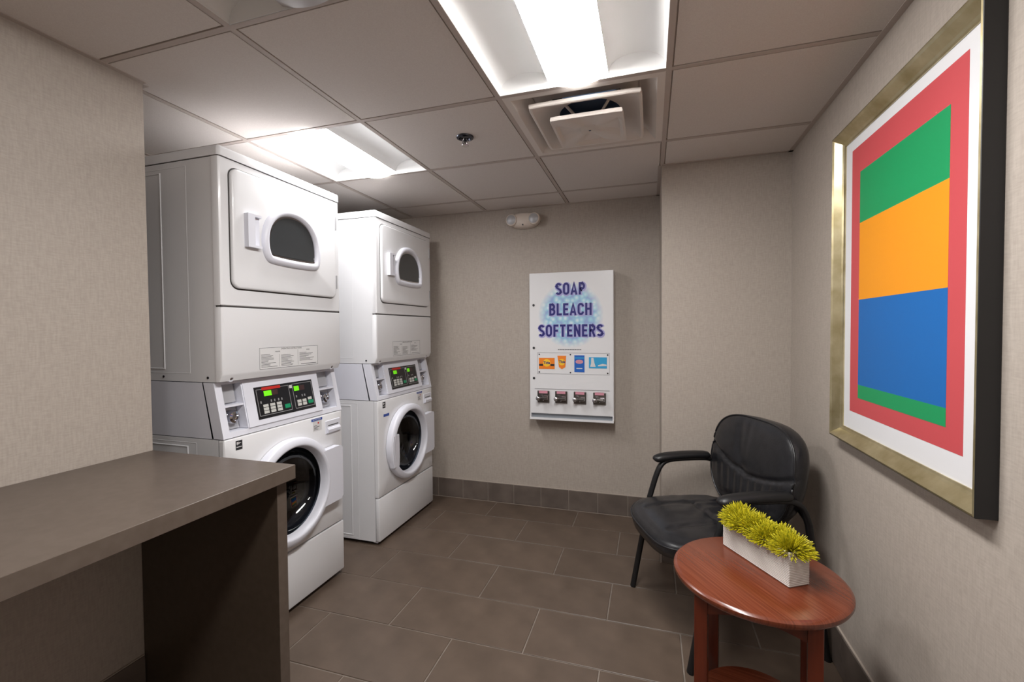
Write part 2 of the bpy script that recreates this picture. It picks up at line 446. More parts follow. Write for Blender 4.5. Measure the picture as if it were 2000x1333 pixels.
# ------------------------------------------------------------------ ceiling light fittings
def light(cx, y0, y1, lens_mat, label, name='ceiling_light'):
    ym = (y0+y1)/2; ly = (y1-y0)/2-BW; hx = G/2-BW; z = ZC
    t = thing(name, label, 'light', (cx, ym, z), 0, 'square lay-in ceiling lights')
    # reflector: two vaulted troughs from the frame up and over to the lens
    prof = []
    for k in range(13):
        a = PI*k/12; prof.append((-hx+(hx-.105)*(1-math.cos(a))/2, .004+.062*math.sin(a)**0.8+.008*k/12))
    bm = bmesh.new()
    for s in (1, -1):
        loft(bm, [[(s*x, -ly, h) for x, h in prof], [(s*x, ly, h) for x, h in prof]], closed=False)
    obj('reflector', bm, M_REFL, t, smooth=50)
    lp = [(-.105+.21*k/12, .010-.022*math.sin(PI*k/12)) for k in range(13)]
    bm = bmesh.new()
    lo = [[(x, -ly+.002, h) for x, h in lp], [(x, ly-.002, h) for x, h in lp]]
    loft(bm, lo, closed=False)
    obj('lens', bm, lens_mat, t, smooth='all')
    for s in (-1, 1):           # end plates: frame line up to the vault
        bm = bmesh.new(); y = s*ly
        top = [(-hx, .003)]+prof[1:]+lp[1:-1]+[(-x, h) for x, h in reversed(prof[1:])]+[(hx, .003)]
        for (xa, ha), (xb, hb) in zip(top, top[1:]):
            if xb-xa < 1e-5: continue
            add_hex(bm, [(xa, y-.001, 0), (xb, y-.001, 0), (xb, y+.001, 0), (xa, y+.001, 0), (xa, y-.001, max(ha, .003)), (xb, y-.001, max(hb, .003)), (xb, y+.001, max(hb, .003)), (xa, y+.001, max(ha, .003))])
        bmesh.ops.remove_doubles(bm, verts=bm.verts, dist=1e-5)
        obj('end_plate', bm, M_REFL, t)
    # housing above, closing the box
    bm = bmesh.new()
    add_box(bm, -hx, hx, -ly, ly, .085, .09)
    for s in (-1, 1):
        add_box(bm, s*hx-.001, s*hx+.001, -ly, ly, .001, .085); add_box(bm, -hx, hx, s*ly-.001, s*ly+.001, .0715, .085)
    obj('housing', bm, M_REFL, t)
    return t
light(1.5*G, 0, G, M_LENS, 'bright square ceiling light with curved reflectors, next to the air diffuser')
light(1.5*G, -G, 0, M_LENS, 'ceiling light with glowing centre lens, one panel nearer than the one by the diffuser')
light(-.5*G, G, 2*G, M_LENSF, 'bright square ceiling light above the two stacked laundry machines')
light(.5*G, -G, 0, M_LENSOFF, 'unlit grey ceiling light cut by the top edge, nearest the counter wall')

light(1.5*G, -3*G, -2*G, M_LENSR, 'ceiling light behind the viewer, out of the photograph')

# ------------------------------------------------------------------ ceiling air diffuser
t = thing('air_diffuser', 'square white three-step air diffuser set in the ceiling grid', 'vent', (1.5*G, 1.5*G, ZC))
sq = lambda h: [(-h, -h), (h, -h), (h, h), (-h, h)]
def sqc(h, k, n=64, cap=1.385):
    """outline between a square of half side h (k=0) and the circle of radius h (k=1)"""
    out = []
    for i in range(n):
        a = 2*PI*i/n; c, s_ = math.cos(a), math.sin(a); f = h/max(abs(c), abs(s_))
        f = min(f, h*cap); r = f*(1-k)+h*k; out.append((c*r, s_*r))
    return out
bm = bmesh.new(); loft(bm, [atz(sqc(.2955, 0, 64, 9), .003), atz(sqc(.2955, 0, 64, 9), 0), atz(sqc(.268, 0, 64, 9), 0), atz(sqc(.245, 0, 64, 9), .018), atz(sqc(.226, 0, 64, 9), .040), atz(sqc(.205, .0), .050)])
obj('outer_pan', bm, M_DIFF, t, smooth=25)
bm = bmesh.new(); loft(bm, [atz(sqc(.216, 0), .004), atz(sqc(.216, 0), -.009), atz(sqc(.212, 0), -.012), atz(sqc(.205, 0), -.012), atz(sqc(.196, 0), -.004), atz(sqc(.165, .35), .022), atz(sqc(.128, 1), .034), atz(sqc(.126, 1), .040)])
obj('middle_cone', bm, M_DIFF, t, smooth=30)
bm = bmesh.new()
R_ = loft(bm, [atz(sqc(.10, 0), -.024), atz(sqc(.143, 0), -.024), atz(sqc(.145, 0), -.036), atz(sqc(.143, 0), -.040), atz(sqc(.134, 0), -.040)], True)
nn = 64; rr_ = []
for i in range(nn):
    a = 2*PI*i/nn; q = abs(math.sin(2*a))**3
    c_, s_ = math.cos(a), math.sin(a); f = 1/max(abs(c_), abs(s_))
    rr_.append([(c_*f*.120, s_*f*.120, -.039+.020*(1-q)), (c_*f*.040, s_*f*.040, -.036+.010*(1-q))])
prev = R_[-1]
for k in (0, 1):
    cur = [bm.verts.new(rr_[i][k]) for i in range(nn)]
    for i in range(nn): bm.faces.new((prev[i], prev[(i+1) % nn], cur[(i+1) % nn], cur[i]))
    prev = cur
bm.faces.new(prev)
obj('centre_plate', bm, M_DIFF, t, smooth=15)
obj('screw', lathe([(0, -.0375), (.005, -.037), (.005, -.030)], 10), M_STEEL, t)
obj('neck', lathe([(.130, .036), (.127, .046), (.122, .05), (.118, .10), (.0, .101)], 36, cap=False), M_DUCT, t, smooth=40)
bm = bmesh.new()
for k in range(4):
    a = PI/4+k*PI/2; c_, s_ = math.cos(a), math.sin(a)
    add_tube(bm, [(c_*.03, s_*.03, -.024), (c_*.09, s_*.09, .02), (c_*.125, s_*.125, .042)], .006, 6)
obj('bracket', bm, M_DIFF, t)
bm = bmesh.new(); loft(bm, [atz(sq(.205), .045), atz(sq(.205), .05), atz(circ4 := [(math.cos(PI/4*1+PI/2*k+PI)*.19, math.sin(PI/4+PI/2*k+PI)*.19) for k in range(4)], .05)])
obj('back_pan', bm, M_DIFF, t)

# sprinkler
t = thing('sprinkler', 'small chrome fire sprinkler hanging from the ceiling tile', 'sprinkler', (.354, .887, ZC))
obj('escutcheon', lathe([(.040, 0), (.038, -.005), (.028, -.008), (.022, .004), (.0, .006)], 28), M_STEEL, t, smooth=40)
obj('frame', tube(smooth_path([(-.004, 0, -.004), (-.012, 0, -.016), (-.010, 0, -.03), (0, 0, -.036), (.010, 0, -.03), (.012, 0, -.016), (.004, 0, -.004)], 2), .003, 8), M_CHROME, t)
obj('bulb', lathe([(0, -.006), (.003, -.008), (.003, -.028), (0, -.03)], 10), M_STEEL, t)
obj('deflector', lathe([(0, -.040), (.016, -.040), (.017, -.038), (0, -.036)], 20), M_CHROME, t)

# emergency light
t = thing('emergency_light', 'ivory twin-head emergency light on the far wall under the ceiling', 'light', (.298, YW, 2.062))
ov = lambda a, b: [(a*math.copysign(abs(math.cos(q))**.8, math.cos(q)), b*math.copysign(abs(math.sin(q))**.8, math.sin(q))) for q in [2*PI*k/40 for k in range(40)]]
bm = bmesh.new()
loft(bm, [aty(ov(.105, .055), 0), aty(ov(.105, .055), -.03), aty(ov(.098, .05), -.05), aty(ov(.08, .038), -.064), aty(ov(.04, .02), -.07)], True, True)
obj('housing', bm, M_EMER, t, smooth=60)
for s in (-1, 1):
    h = obj('lamp_head', lathe([(.030, .005), (.041, .018), (.043, .048), (.040, .062), (.034, .066)], 28, 'y', (s*.082, -.012, 0)), M_EMER, t, smooth=40)
    obj('lamp_lens', lathe([(.034, .0662), (.024, .071), (0, .073)], 28, 'y', (s*.082, -.012, 0)), M_GREYPLATE, h, smooth=40)
obj('test_button', lathe([(.006, .06), (.006, .066), (0, .067)], 12, 'y', (0.0, 0, -.036)), M_INK, t)

# ------------------------------------------------------------------ stacked washer-dryers
WD = 0.683; DP = 0.70
def console_d(z): return -.045*(z-.868)/(.217)      # the console leans back
def shx(bm, u0, u1, z0, z1, e0, e1):
    """block on the leaning console face, e = out of the face"""
    d = console_d
    return add_hex(bm, [(d(z0)+e0, u0, z0), (d(z0)+e1, u0, z0), (d(z0)+e1, u1, z0), (d(z0)+e0, u1, z0),
                        (d(z1)+e0, u0, z1), (d(z1)+e1, u0, z1), (d(z1)+e1, u1, z1), (d(z1)+e0, u1, z1)])
def sblock(name, u0, u1, z0, z1, e0, e1, m, par, bev=0.0):
    bm = bmesh.new(); shx(bm, u0, u1, z0, z1, e0, e1)
    if bev: bmesh.ops.bevel(bm, geom=list(bm.edges), offset=bev, segments=2, affect='EDGES')
    return obj(name, bm, m, par)

DWIN = [(.225, .0), (.36, -.004), (.478, .0), (.500, .010), (.511, .036), (.513, .085), (.507, .130), (.492, .170), (.465, .205), (.425, .232), (.375, .247),
        (.320, .247), (.270, .234), (.230, .208), (.200, .170), (.184, .125), (.181, .075), (.190, .032), (.205, .010)]
def dwin(k):
    """closed, smoothed outline of the dryer window, pulled in by k; u and z"""
    pts = [(u, z+1.576) for u, z in DWIN]
    for _ in range(2):
        q = []
        for i in range(len(pts)):
            a, b = pts[i], pts[(i+1) % len(pts)]
            q += [(a[0]*.75+b[0]*.25, a[1]*.75+b[1]*.25), (a[0]*.25+b[0]*.75, a[1]*.25+b[1]*.75)]
        pts = q
    return inset(pts, k)

def emboss(bm, y, sgn, x0, x1, z0, z1, w=.006, h=.0025):
    """raised rectangular bead on a cabinet side"""
    for a in ((x0, x0+w, z0, z1), (x1-w, x1, z0, z1), (x0+w, x1-w, z0, z0+w), (x0+w, x1-w, z1-w, z1)):
        xa, xb, za, zb = a; yy = y+sgn*h; b = .0018
        add_hex(bm, [(xa, y, za), (xb, y, za), (xb-b, yy, za+b), (xa+b, yy, za+b), (xa, y, zb), (xb, y, zb), (xb-b, yy, zb-b), (xa+b, yy, zb-b)])

def make_stack(loc, label, second):
    t = thing('stacked_washer_dryer', label, 'washing machine', loc, 0, 'stacked coin laundry machines')
    # --- washer cabinet
    bm = bmesh.new()
    # open-fronted shell: the front panel and the tub close it
    o = [(-.028, 0), (-DP, 0), (-DP, WD), (-.028, WD)]; i_ = [(-.028, .004), (-DP+.004, .004), (-DP+.004, WD-.004), (-.028, WD-.004)]
    loft(bm, [[(x, y, .022) for x, y in o], [(x, y, .866) for x, y in o], [(x, y, .866) for x, y in i_], [(x, y, .022) for x, y in i_], [(x, y, .022) for x, y in o]], closed=False)
    add_box(bm, -DP+.004, -.028, .004, WD-.004, .862, .866); add_box(bm, -DP+.004, -.028, .004, WD-.004, .022, .026)
    cab = obj('washer_cabinet', bm, M_WHITE, t)
    bm = bmesh.new(); emboss(bm, 0, -1, -.62, -.185, .045, .835); obj('side_bead', bm, M_WHITE, cab)
    bm = bmesh.new(); emboss(bm, 0, -1, -.64, -.140, .03, .85, .004, .0008); obj('side_crease', bm, M_WHITE, cab)
    obj('corner_post', bx(-.03, -.004, .0005, .02, .29, .864, .004), M_WHITE, cab)
    obj('corner_post', bx(-.03, -.004, WD-.02, WD-.0005, .29, .864, .004), M_WHITE, cab)
    for a, b in ((-.66, .06), (-.66, WD-.06), (-.06, .06), (-.06, WD-.06)):
        obj('foot', lathe([(.018, 0), (.018, .010), (.010, .012), (.010, .03)], 14, 'z', (a, b, 0)), M_BLACKMETAL, t)
    obj('plinth', bx(-.05, -.02, .01, WD-.01, .012, .05), M_WHITE2, t)
    obj('kick_panel', bx(-.028, .001, .0005, WD-.0005, .024, .281, .006), M_WHITE, t, smooth=40)
    # --- front panel with the round opening
    U, V, R0 = .315, .563, .205
    n = 64; oc = circ(U, V, R0, n)
    u0, u1, z0, z1 = .0015, WD-.0015, .2865, .866
    rc = []
    for i in range(n):          # rays from the hole's centre to the panel's edge
        a = 2*PI*i/n; c, s = math.cos(a), math.sin(a); ks = []
        if abs(c) > 1e-6: ks.append(((u1 if c > 0 else u0)-U)/c)
        if abs(s) > 1e-6: ks.append(((z1 if s > 0 else z0)-V)/s)
        k = min(ks); rc.append([U+k*c, V+k*s])
    for cu, cz in ((u0, z0), (u1, z0), (u0, z1), (u1, z1)):
        j = min(range(n), key=lambda i: (rc[i][0]-cu)**2+(rc[i][1]-cz)**2); rc[j] = [cu, cz]
    rin = [(min(max(a, u0+.006), u1-.006), min(max(b, z0+.006), z1-.006)) for a, b in rc]
    bm = bmesh.new()
    loft(bm, [atx(rc, -.026), atx(rc, -.006), atx([((a+c)/2, (b+d)/2) for (a, b), (c, d) in zip(rc, rin)], -.0015), atx(rin, 0), atx(oc, 0), atx(oc, -.05)])
    fp = obj('front_panel', bm, M_WHITE, t, smooth=40)
    # drawer
    dr = obj('detergent_drawer', bx(-.004, .004, .556, .664, .765, .832, .003), M_WHITE2, fp)
    bm = bmesh.new(); pts = [(.004, .768), (.012, .771), (.014, .786), (.009, .794), (.004, .796)]
    loft(bm, [[(a, .564, b) for a, b in pts], [(a, .656, b) for a, b in pts]], True, True)
    obj('drawer_grip', bm, M_WHITE2, fp, smooth=30)
    obj('drawer_slit', bx(.0035, .0046, .572, .648, .803, .8085), M_INK, fp)
    # labels
    lb = obj('efficiency_label', bx(0, .0006, .049, .079, .816, .853), M_DARKINK, fp)
    bm = bmesh.new()
    add_box(bm, .0006, .0009, .052, .076, .826, .829); add_box(bm, .0006, .0009, .053, .062, .838, .848)
    pp = [(.055, .835), (.060, .842), (.067, .846), (.075, .841), (.069, .842), (.061, .838)]
    loft(bm, [atx(pp, .0007), atx(pp, .0009)], True, True)
    obj('label_mark', bm, M_LABELW, fp)
    obj('instruction_label', bx(0, .0006, .470, .530, .797, .856), M_LABELW, fp)
    obj('instruction_band', bx(.0006, .0009, .460, .534, .846, .858), M_BLUE, fp)
    text_obj('band_lettering', 'INSTRUCTIONS', .009, M_LABELW, fp, lambda x, y, z: (.00095+z*.1, .497+x, .852+y), sx=.9)
    bm = bmesh.new()
    for k in range(4): add_box(bm, .0006, .0009, .476, .476+random.uniform(.02, .048), .803+k*.006, .8055+k*.006)
    obj('fine_print', bm, M_INK, fp)
    obj('red_dot', lathe([(.0045, .0006), (.0045, .001), (0, .001)], 14, 'x', (0, .506, .834)), M_REDTXT, fp)
    if second:
        obj('blue_label', bx(0, .0007, .058, .118, .762, .778), M_BLUE, fp)
    # --- tub behind the opening
    obj('gasket', lathe([(.205, -.012), (.196, -.012), (.190, -.03), (.196, -.05), (.186, -.07), (.196, -.09)], 48, 'x', (0, U, V), False), M_RUBBER, t, smooth=50)
    dm = obj('drum', lathe([(.215, -.07), (.235, -.09), (.24, -.34), (.22, -.37), (0, -.38)], 48, 'x', (0, U, V), False), M_STEEL, t, smooth=30)
    for k in range(3):
        a = PI/2+.5+k*2*PI/3; c_, s_ = math.cos(a), math.sin(a)
        obj('drum_paddle', tube([(-.10, U+.222*c_, V+.222*s_), (-.12, U+.2*c_, V+.2*s_), (-.32, U+.2*c_, V+.2*s_), (-.34, U+.222*c_, V+.222*s_)], .022, 8), M_STEEL, dm, smooth=60)
    # --- washer door: moulded ring, hinge tab, glass bowl, grip
    prof = [(.238, .002), (.241, .026), (.239, .036), (.233, .042), (.212, .048), (.206, .047), (.202, .043), (.196, .020), (.193, .006), (.228, .002)]
    bm = bmesh.new(); n = 72
    loops = [[(d, U+r*math.cos(2*PI*i/n), V+r*math.sin(2*PI*i/n)) for i in range(n)] for r, d in prof]
    loft(bm, loops); dr = obj('washer_door', bm, M_WHITE2, t, smooth=50)
    hp = [(U+.216*math.cos(math.radians(q)), V+.216*math.sin(math.radians(q))) for q in range(38, -39, -4)]+[(.612, .430), (.624, .442), (.624, .688), (.612, .700)]
    hp = hp[::-1]
    bm = bmesh.new(); loft(bm, [atx(hp, .004), atx(hp, .042), atx(inset(hp, .003), .046)], True, True)
    obj('hinge_tab', bm, M_WHITE2, dr)
    bm = bmesh.new()
    gl = [(.196*math.cos(PI/2*k/14), .016-.125*math.sin(PI/2*k/14)) for k in range(14)]+[(0, -.109)]
    obj('door_glass', lathe(gl, 56, 'x', (0, U, V), False), M_GLASS, dr, smooth='all').data.flip_normals()   # concave side to the room
    gp = [(.098, .655), (.172, .645), (.160, .440), (.105, .430), (.085, .50), (.082, .58)]
    gp = [(.094, .640), (.086, .600), (.083, .545), (.088, .490), (.100, .440), (.158, .440), (.163, .50), (.163, .58), (.158, .640)]
    bm = bmesh.new(); loft(bm, [atx(gp, .016), atx(gp, .042), atx(inset(gp, .004), .046)], True, True)
    obj('door_grip', bm, M_WHITE2, dr)
    # --- control console
    bm = bmesh.new()
    q = [(-DP, .869), (-.052, .869), (-.10, 1.086), (-DP, 1.086)]
    loft(bm, [[(a, .0, b) for a, b in q], [(a, WD, b) for a, b in q]], True, True)
    for a in ((0, .030, .8695, 1.086), (.655, WD, .8695, 1.086), (.03, .655, .8695, .890), (.03, .655, 1.076, 1.086)):
        shx(bm, a[0], a[1], a[2], a[3], -.06, -.002)
    con = obj('control_console', bm, M_WHITE2, t)
    bm = bmesh.new(); shx(bm, .1135, .5475, .888, 1.080, -.05, .004)
    bmesh.ops.bevel(bm, geom=list(bm.edges), offset=.004, segments=2, affect='EDGES'); obj('bezel', bm, M_WHITE2, con, smooth=40)
    for (a, b) in ((.030, .1135), (.5475, .655)):
        sblock('coin_box_shelf', a, b, .986, .994, -.05, -.003, M_WHITE2, con)
        sblock('coin_slot_plate', a+.008, b-.006, .998, 1.074, -.05, -.034, M_GREYPLATE, con, .001)
        sblock('coin_slide', a+.012, a+.018, 1.01, 1.06, -.034, -.026, M_DARKINK, con)
        sblock('coin_vault_plate', a+.006, b-.004, .893, .984, -.05, -.042, M_GREYPLATE, con, .001)
        c = ((a+b)/2+.002, .942)
        obj('vault_lock', lathe([(.027, -.05), (.027, -.022), (.023, -.014), (.014, -.011), (.012, -.018), (0, -.018)], 24, 'x', (console_d(.94), c[0], c[1])), M_CHROME, con, smooth=40)
        obj('vault_pin', lathe([(.008, -.05), (.008, -.024), (0, -.022)], 12, 'x', (console_d(.94), c[0]-.032, c[1]+.012)), M_CHROME, con, smooth=40)
    sblock('touch_panel', .166, .500, .914, 1.048, .0035, .0052, M_BLACK, con)
    E0, E1 = .005, .0060
    def seg(bm, ua, ub, za, zb, e=.0003): shx(bm, ua, ub, za, zb, E0, E1+e)
    bm = bmesh.new()
    for (ua, ub, za, zb) in ((.174, .352, .926, 1.038), (.372, .494, .926, 1.040)):
        w = .0022
        seg(bm, ua, ub, za, za+w); seg(bm, ua, ub, zb-w, zb); seg(bm, ua, ua+w, za, zb); seg(bm, ub-w, ub, za, zb)
    obj('panel_outline', bm, M_SILVER, con)
    sblock('red_heading', .204, .304, 1.032, 1.044, E0, E1+.0006, M_REDTXT, con)
    sblock('logo_mark', .356, .371, 1.022, 1.036, E0, E1, M_LABELW, con)
    for (ua, ub) in ((.212, .252), (.381, .411)):
        d = sblock('digital_display', ua, ub, 1.006, 1.028, E0, E1+.0004, M_LED, con)
        sblock('dim_window', ub+.002, ub+.034, 1.006, 1.028, E0, E1+.0003, M_LEDOFF, con)
    for (cu, cz) in ((.190, .984), (.244, .984), (.262, .984), (.284, .984), (.302, .984), (.388, .982), (.424, .982), (.440, .982)):
        sblock('indicator_icon', cu-.003, cu+.003, cz-.006, cz+.004, E0, E1+.0002, M_SILVER, con)
    for i in range(3):
        for j in range(3):
            sblock('button', .198+i*.036, .198+i*.036+.026, .934+j*.0135, .934+j*.0135+.011, E0, E1+.001, M_BUTTON, con)
    for i in range(2):
        for j in range(2):
            sblock('button', .388+i*.032, .388+i*.032+.024, .936+j*.0150, .936+j*.0150+.0125, E0, E1+.001, M_BUTTON, con)
    sblock('button', .455, .479, .956, .968, E0, E1+.001, M_BUTTON, con)
    g = sblock('start_button', .312, .344, .938, .956, E0, E1+.0012, M_GREENB, con, .0008)
    g = sblock('start_button', .455, .487, .938, .953, E0, E1+.0012, M_GREENB, con, .0008)
    # --- dryer cabinet: side sheets behind, front panels wrapping the corners
    def frontrect(x0, r=.010, k=4): return rrect(x0, 0, .0, WD, r, k)
    cab = obj('dryer_cabinet', bx(-DP, -.028, .001, WD-.001, 1.089, 1.950), M_WHITE, t)
    bm = bmesh.new(); emboss(bm, .001, -1, -.62, -.30, 1.135, 1.915); obj('side_bead', bm, M_WHITE, cab)
    bm = bmesh.new(); emboss(bm, .001, -1, -.64, -.165, 1.120, 1.930, .004, .0008); obj('side_crease', bm, M_WHITE, cab)
    for a in (-.075, -.31): obj('side_screw', lathe([(.005, -.001), (.005, .002), (0, .003)], 10, 'y', (a, .001, 1.106)), M_STEEL, cab)
    def wrap(zs):
        """front panel wrapping round both corners, ends rounded"""
        bm = bmesh.new()
        o = [(-.034, -.0005), (-.010, -.0005), (-.004, .002), (-.001, .006), (0, .012), (0, WD-.012), (-.001, WD-.006), (-.004, WD-.002), (-.010, WD+.0005), (-.034, WD+.0005)]
        loft(bm, [atz([(x+dx if x > -.03 else x, y) for x, y in o], z) for z, dx in zs], True, True); return bm
    low = obj('dryer_lower_panel', wrap(((1.091, -.014), (1.112, -.004), (1.122, 0), (1.376, 0), (1.379, -.004))), M_WHITE, t, smooth=30)
    obj('panel_gap', bx(-.031, -.004, .002, WD-.002, 1.378, 1.387), M_SEAM, t)
    obj('dryer_front_panel', wrap(((1.385, -.004), (1.388, 0), (1.950, 0))), M_WHITE, t, smooth=30)
    obj('lid_gap', bx(-DP+.003, -.003, .003, WD-.003, 1.9495, 1.9545), M_SEAM, t)
    bm = bmesh.new(); q2 = rrect(-DP-.002, .004, -.002, WD+.002, .014, 5)
    loft(bm, [atz(q2, 1.9535), atz(q2, 1.982), atz(inset(q2, .003), 1.990), atz(inset(q2, .009), 1.993)], True, True)
    obj('dryer_top', bm, M_WHITE, t, smooth=50)
    # sticker with its print
    st = obj('instruction_sticker', bx(0, .0006, .170, .511, 1.124, 1.215), M_LABELW, low)
    bm = bmesh.new(); e = .0008
    def ln(ua, ub, za, zb): add_box(bm, .0005, e, ua, ub, za, zb)
    ln(.170, .511, 1.124, 1.1255); ln(.170, .511, 1.2135, 1.215); ln(.170, .1715, 1.124, 1.215); ln(.5095, .511, 1.124, 1.215)
    ln(.382, .383, 1.13, 1.20); ln(.275, .276, 1.13, 1.185)
    rr = random.Random(3)
    for (ua, w, zt, k) in ((.178, .085, 1.186, 11), (.284, .08, 1.180, 10), (.392, .10, 1.186, 8)):
        for i in range(k): ln(ua, ua+w*rr.uniform(.4, 1), zt-i*.0052-.0018, zt-i*.0052)
    ln(.40, .50, 1.131, 1.1335)
    obj('fine_print', bm, M_INK, low)
    for s, size, cu, cz in (('OPERATING INSTRUCTIONS', .0095, .345, 1.2075), ('WASHER', .007, .265, 1.196), ('DRYER', .007, .446, 1.198)):
        text_obj('sticker_heading', s, size, M_DARKINK, low, lambda x, y, z: (.0008+z*.1, cu+x, cz+y))
    for cu in (.047, .625):
        obj('screw', lathe([(.010, -.012), (.010, -.006), (.006, -.002), (0, -.001)], 14, 'x', (-.006, cu, 1.103)), M_CHROME, low, smooth=40)
        obj('screw_cap', lathe([(.017, -.014), (.016, -.008), (.010, -.006)], 16, 'x', (-.006, cu, 1.103)), M_WHITE2, low, smooth=40)
    # --- dryer door
    dp = rrect(.045, .640, 1.454, 1.920, .032, 6)
    bm = bmesh.new(); loft(bm, [atx(inset(dp, -.005), .0005), atx(inset(dp, -.005), .0009), atx(dp, .0009)], False, False)
    obj('door_seam', bm, M_SEAM, t)
    wo = dwin(.012)
    bm = bmesh.new(); loft(bm, [atx(dp, .0006), atx(dp, .010), atx(inset(dp, .003), .0135), atx(inset(dp, .008), .0145)], True, True)
    dd = obj('dryer_door', bm, M_WHITE, t, smooth=50)
    bm = bmesh.new()
    loft(bm, [atx(dwin(-.004), .0140), atx(dwin(-.003), .022), atx(dwin(.004), .030), atx(dwin(.014), .033), atx(dwin(.022), .031), atx(dwin(.028), .024), atx(dwin(.029), .0165)])
    obj('window_frame', bm, M_WHITE2, dd, smooth=60)
    bm = bmesh.new(); loft(bm, [atx(dwin(.027), .0148), atx(dwin(.0275), .0175), atx(dwin(.034), .0195)], True, True)
    obj('door_glass', bm, M_DARKGLASS, dd)
    bm = bmesh.new(); loft(bm, [atx(dwin(.0285), .0178), atx(dwin(.0285), .0205), atx(dwin(.036), .0205), atx(dwin(.036), .0178)])
    obj('glass_trim', bm, M_CHROME, dd)
    # handle: a block with a scoop opening to the window side
    hz0, hz1 = 1.622, 1.756
    bm = bmesh.new()
    add_box(bm, .014, .036, .097, .130, hz0, hz1); add_box(bm, .014, .036, .130, .163, hz0, hz0+.010); add_box(bm, .014, .036, .130, .163, hz1-.010, hz1)
    obj('door_handle', bm, M_WHITE2, dd)
    bm = bmesh.new(); pr = [(.0146, .130), (.0146, .163), (.022, .163), (.017, .148), (.020, .136), (.030, .130)]
    loft(bm, [[(a, b, hz0+.01) for a, b in pr], [(a, b, hz1-.01) for a, b in pr]], True, True)
    obj('handle_scoop', bm, M_WHITE2, dd)
    for z in (1.535, 1.835):
        obj('hinge', bx(.004, .0165, .6365, .6455, z-.034, z+.034, .001), M_GREYPLATE, dd)
    return t
make_stack((-.398, .283, 0), 'white stacked washer and dryer nearest the counter, its lower half partly hidden', False)
make_stack((-.378, 1.262, 0), 'white stacked washer and dryer near the far wall, its round door fully in view', True)

# ------------------------------------------------------------------ folding counter
t = thing('folding_counter', 'long brown laminate folding counter against the wall with a dark end panel', 'counter', (XL+.002, YL, 0))
cx = .079-XL
obj('countertop', bx(.0, cx, YB-YL+.02, 0, .8155, .860, .0015), M_LAM, t)
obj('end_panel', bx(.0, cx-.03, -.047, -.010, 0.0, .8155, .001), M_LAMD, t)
obj('panel_edge', bx(cx-.0301, cx-.028, -.047, -.010, 0.0, .8155, .0005), M_LAM, t)

# ------------------------------------------------------------------ vending machine on the far wall
VX0, VX1, VZ0, VZ1 = .356, .928, .660, 1.672
t = thing('soap_vending_machine', 'white wall-mounted laundry soap vending box on the far wall', 'vending machine', (VX0, YW, VZ0))
w, h, dp = VX1-VX0, VZ1-VZ0, .112
bm = bmesh.new()
add_box(bm, 0, w, -dp+.012, 0, .045, h)
obj('cabinet', bm, M_WHITE, t)
door = obj('front_door', bx(0, w, -dp, -dp+.0121, .042, h, .003), M_WHITE, t)
tr = bmesh.new()
q = [(0, 0), (-dp-.006, 0), (-dp-.006, .015), (-dp+.0, .015), (-dp+.0, .008), (0, .008)]
loft(tr, [[(0, a, b) for a, b in q], [(w, a, b) for a, b in q]], True, True)
obj('delivery_tray', tr, M_WHITE, t)
bm = bmesh.new(); add_box(bm, .008, w-.008, -.085, -.0, .008, .045)
obj('tray_back', bm, M_TRAYD, t)
for a in (0, w-.008): obj('tray_side', bx(a, a+.008, -dp, 0, .008, .045), M_WHITE, t)
yf = -dp
bm = bmesh.new(); loft(bm, [aty(circ(.285, .72, .222, 48), yf-.0002), aty(circ(.285, .72, .222, 48), yf-.0006)], False, True)
obj('bubble_graphic', bm, M_BUBBLE, door)
bm = bmesh.new(); pp = [(.105, .905), (.130, .915), (.235, .835), (.215, .815)]
loft(bm, [aty(pp, yf-.0002), aty(pp, yf-.0007)], False, True); obj('bubble_tail', bm, M_BUBBLE, door)
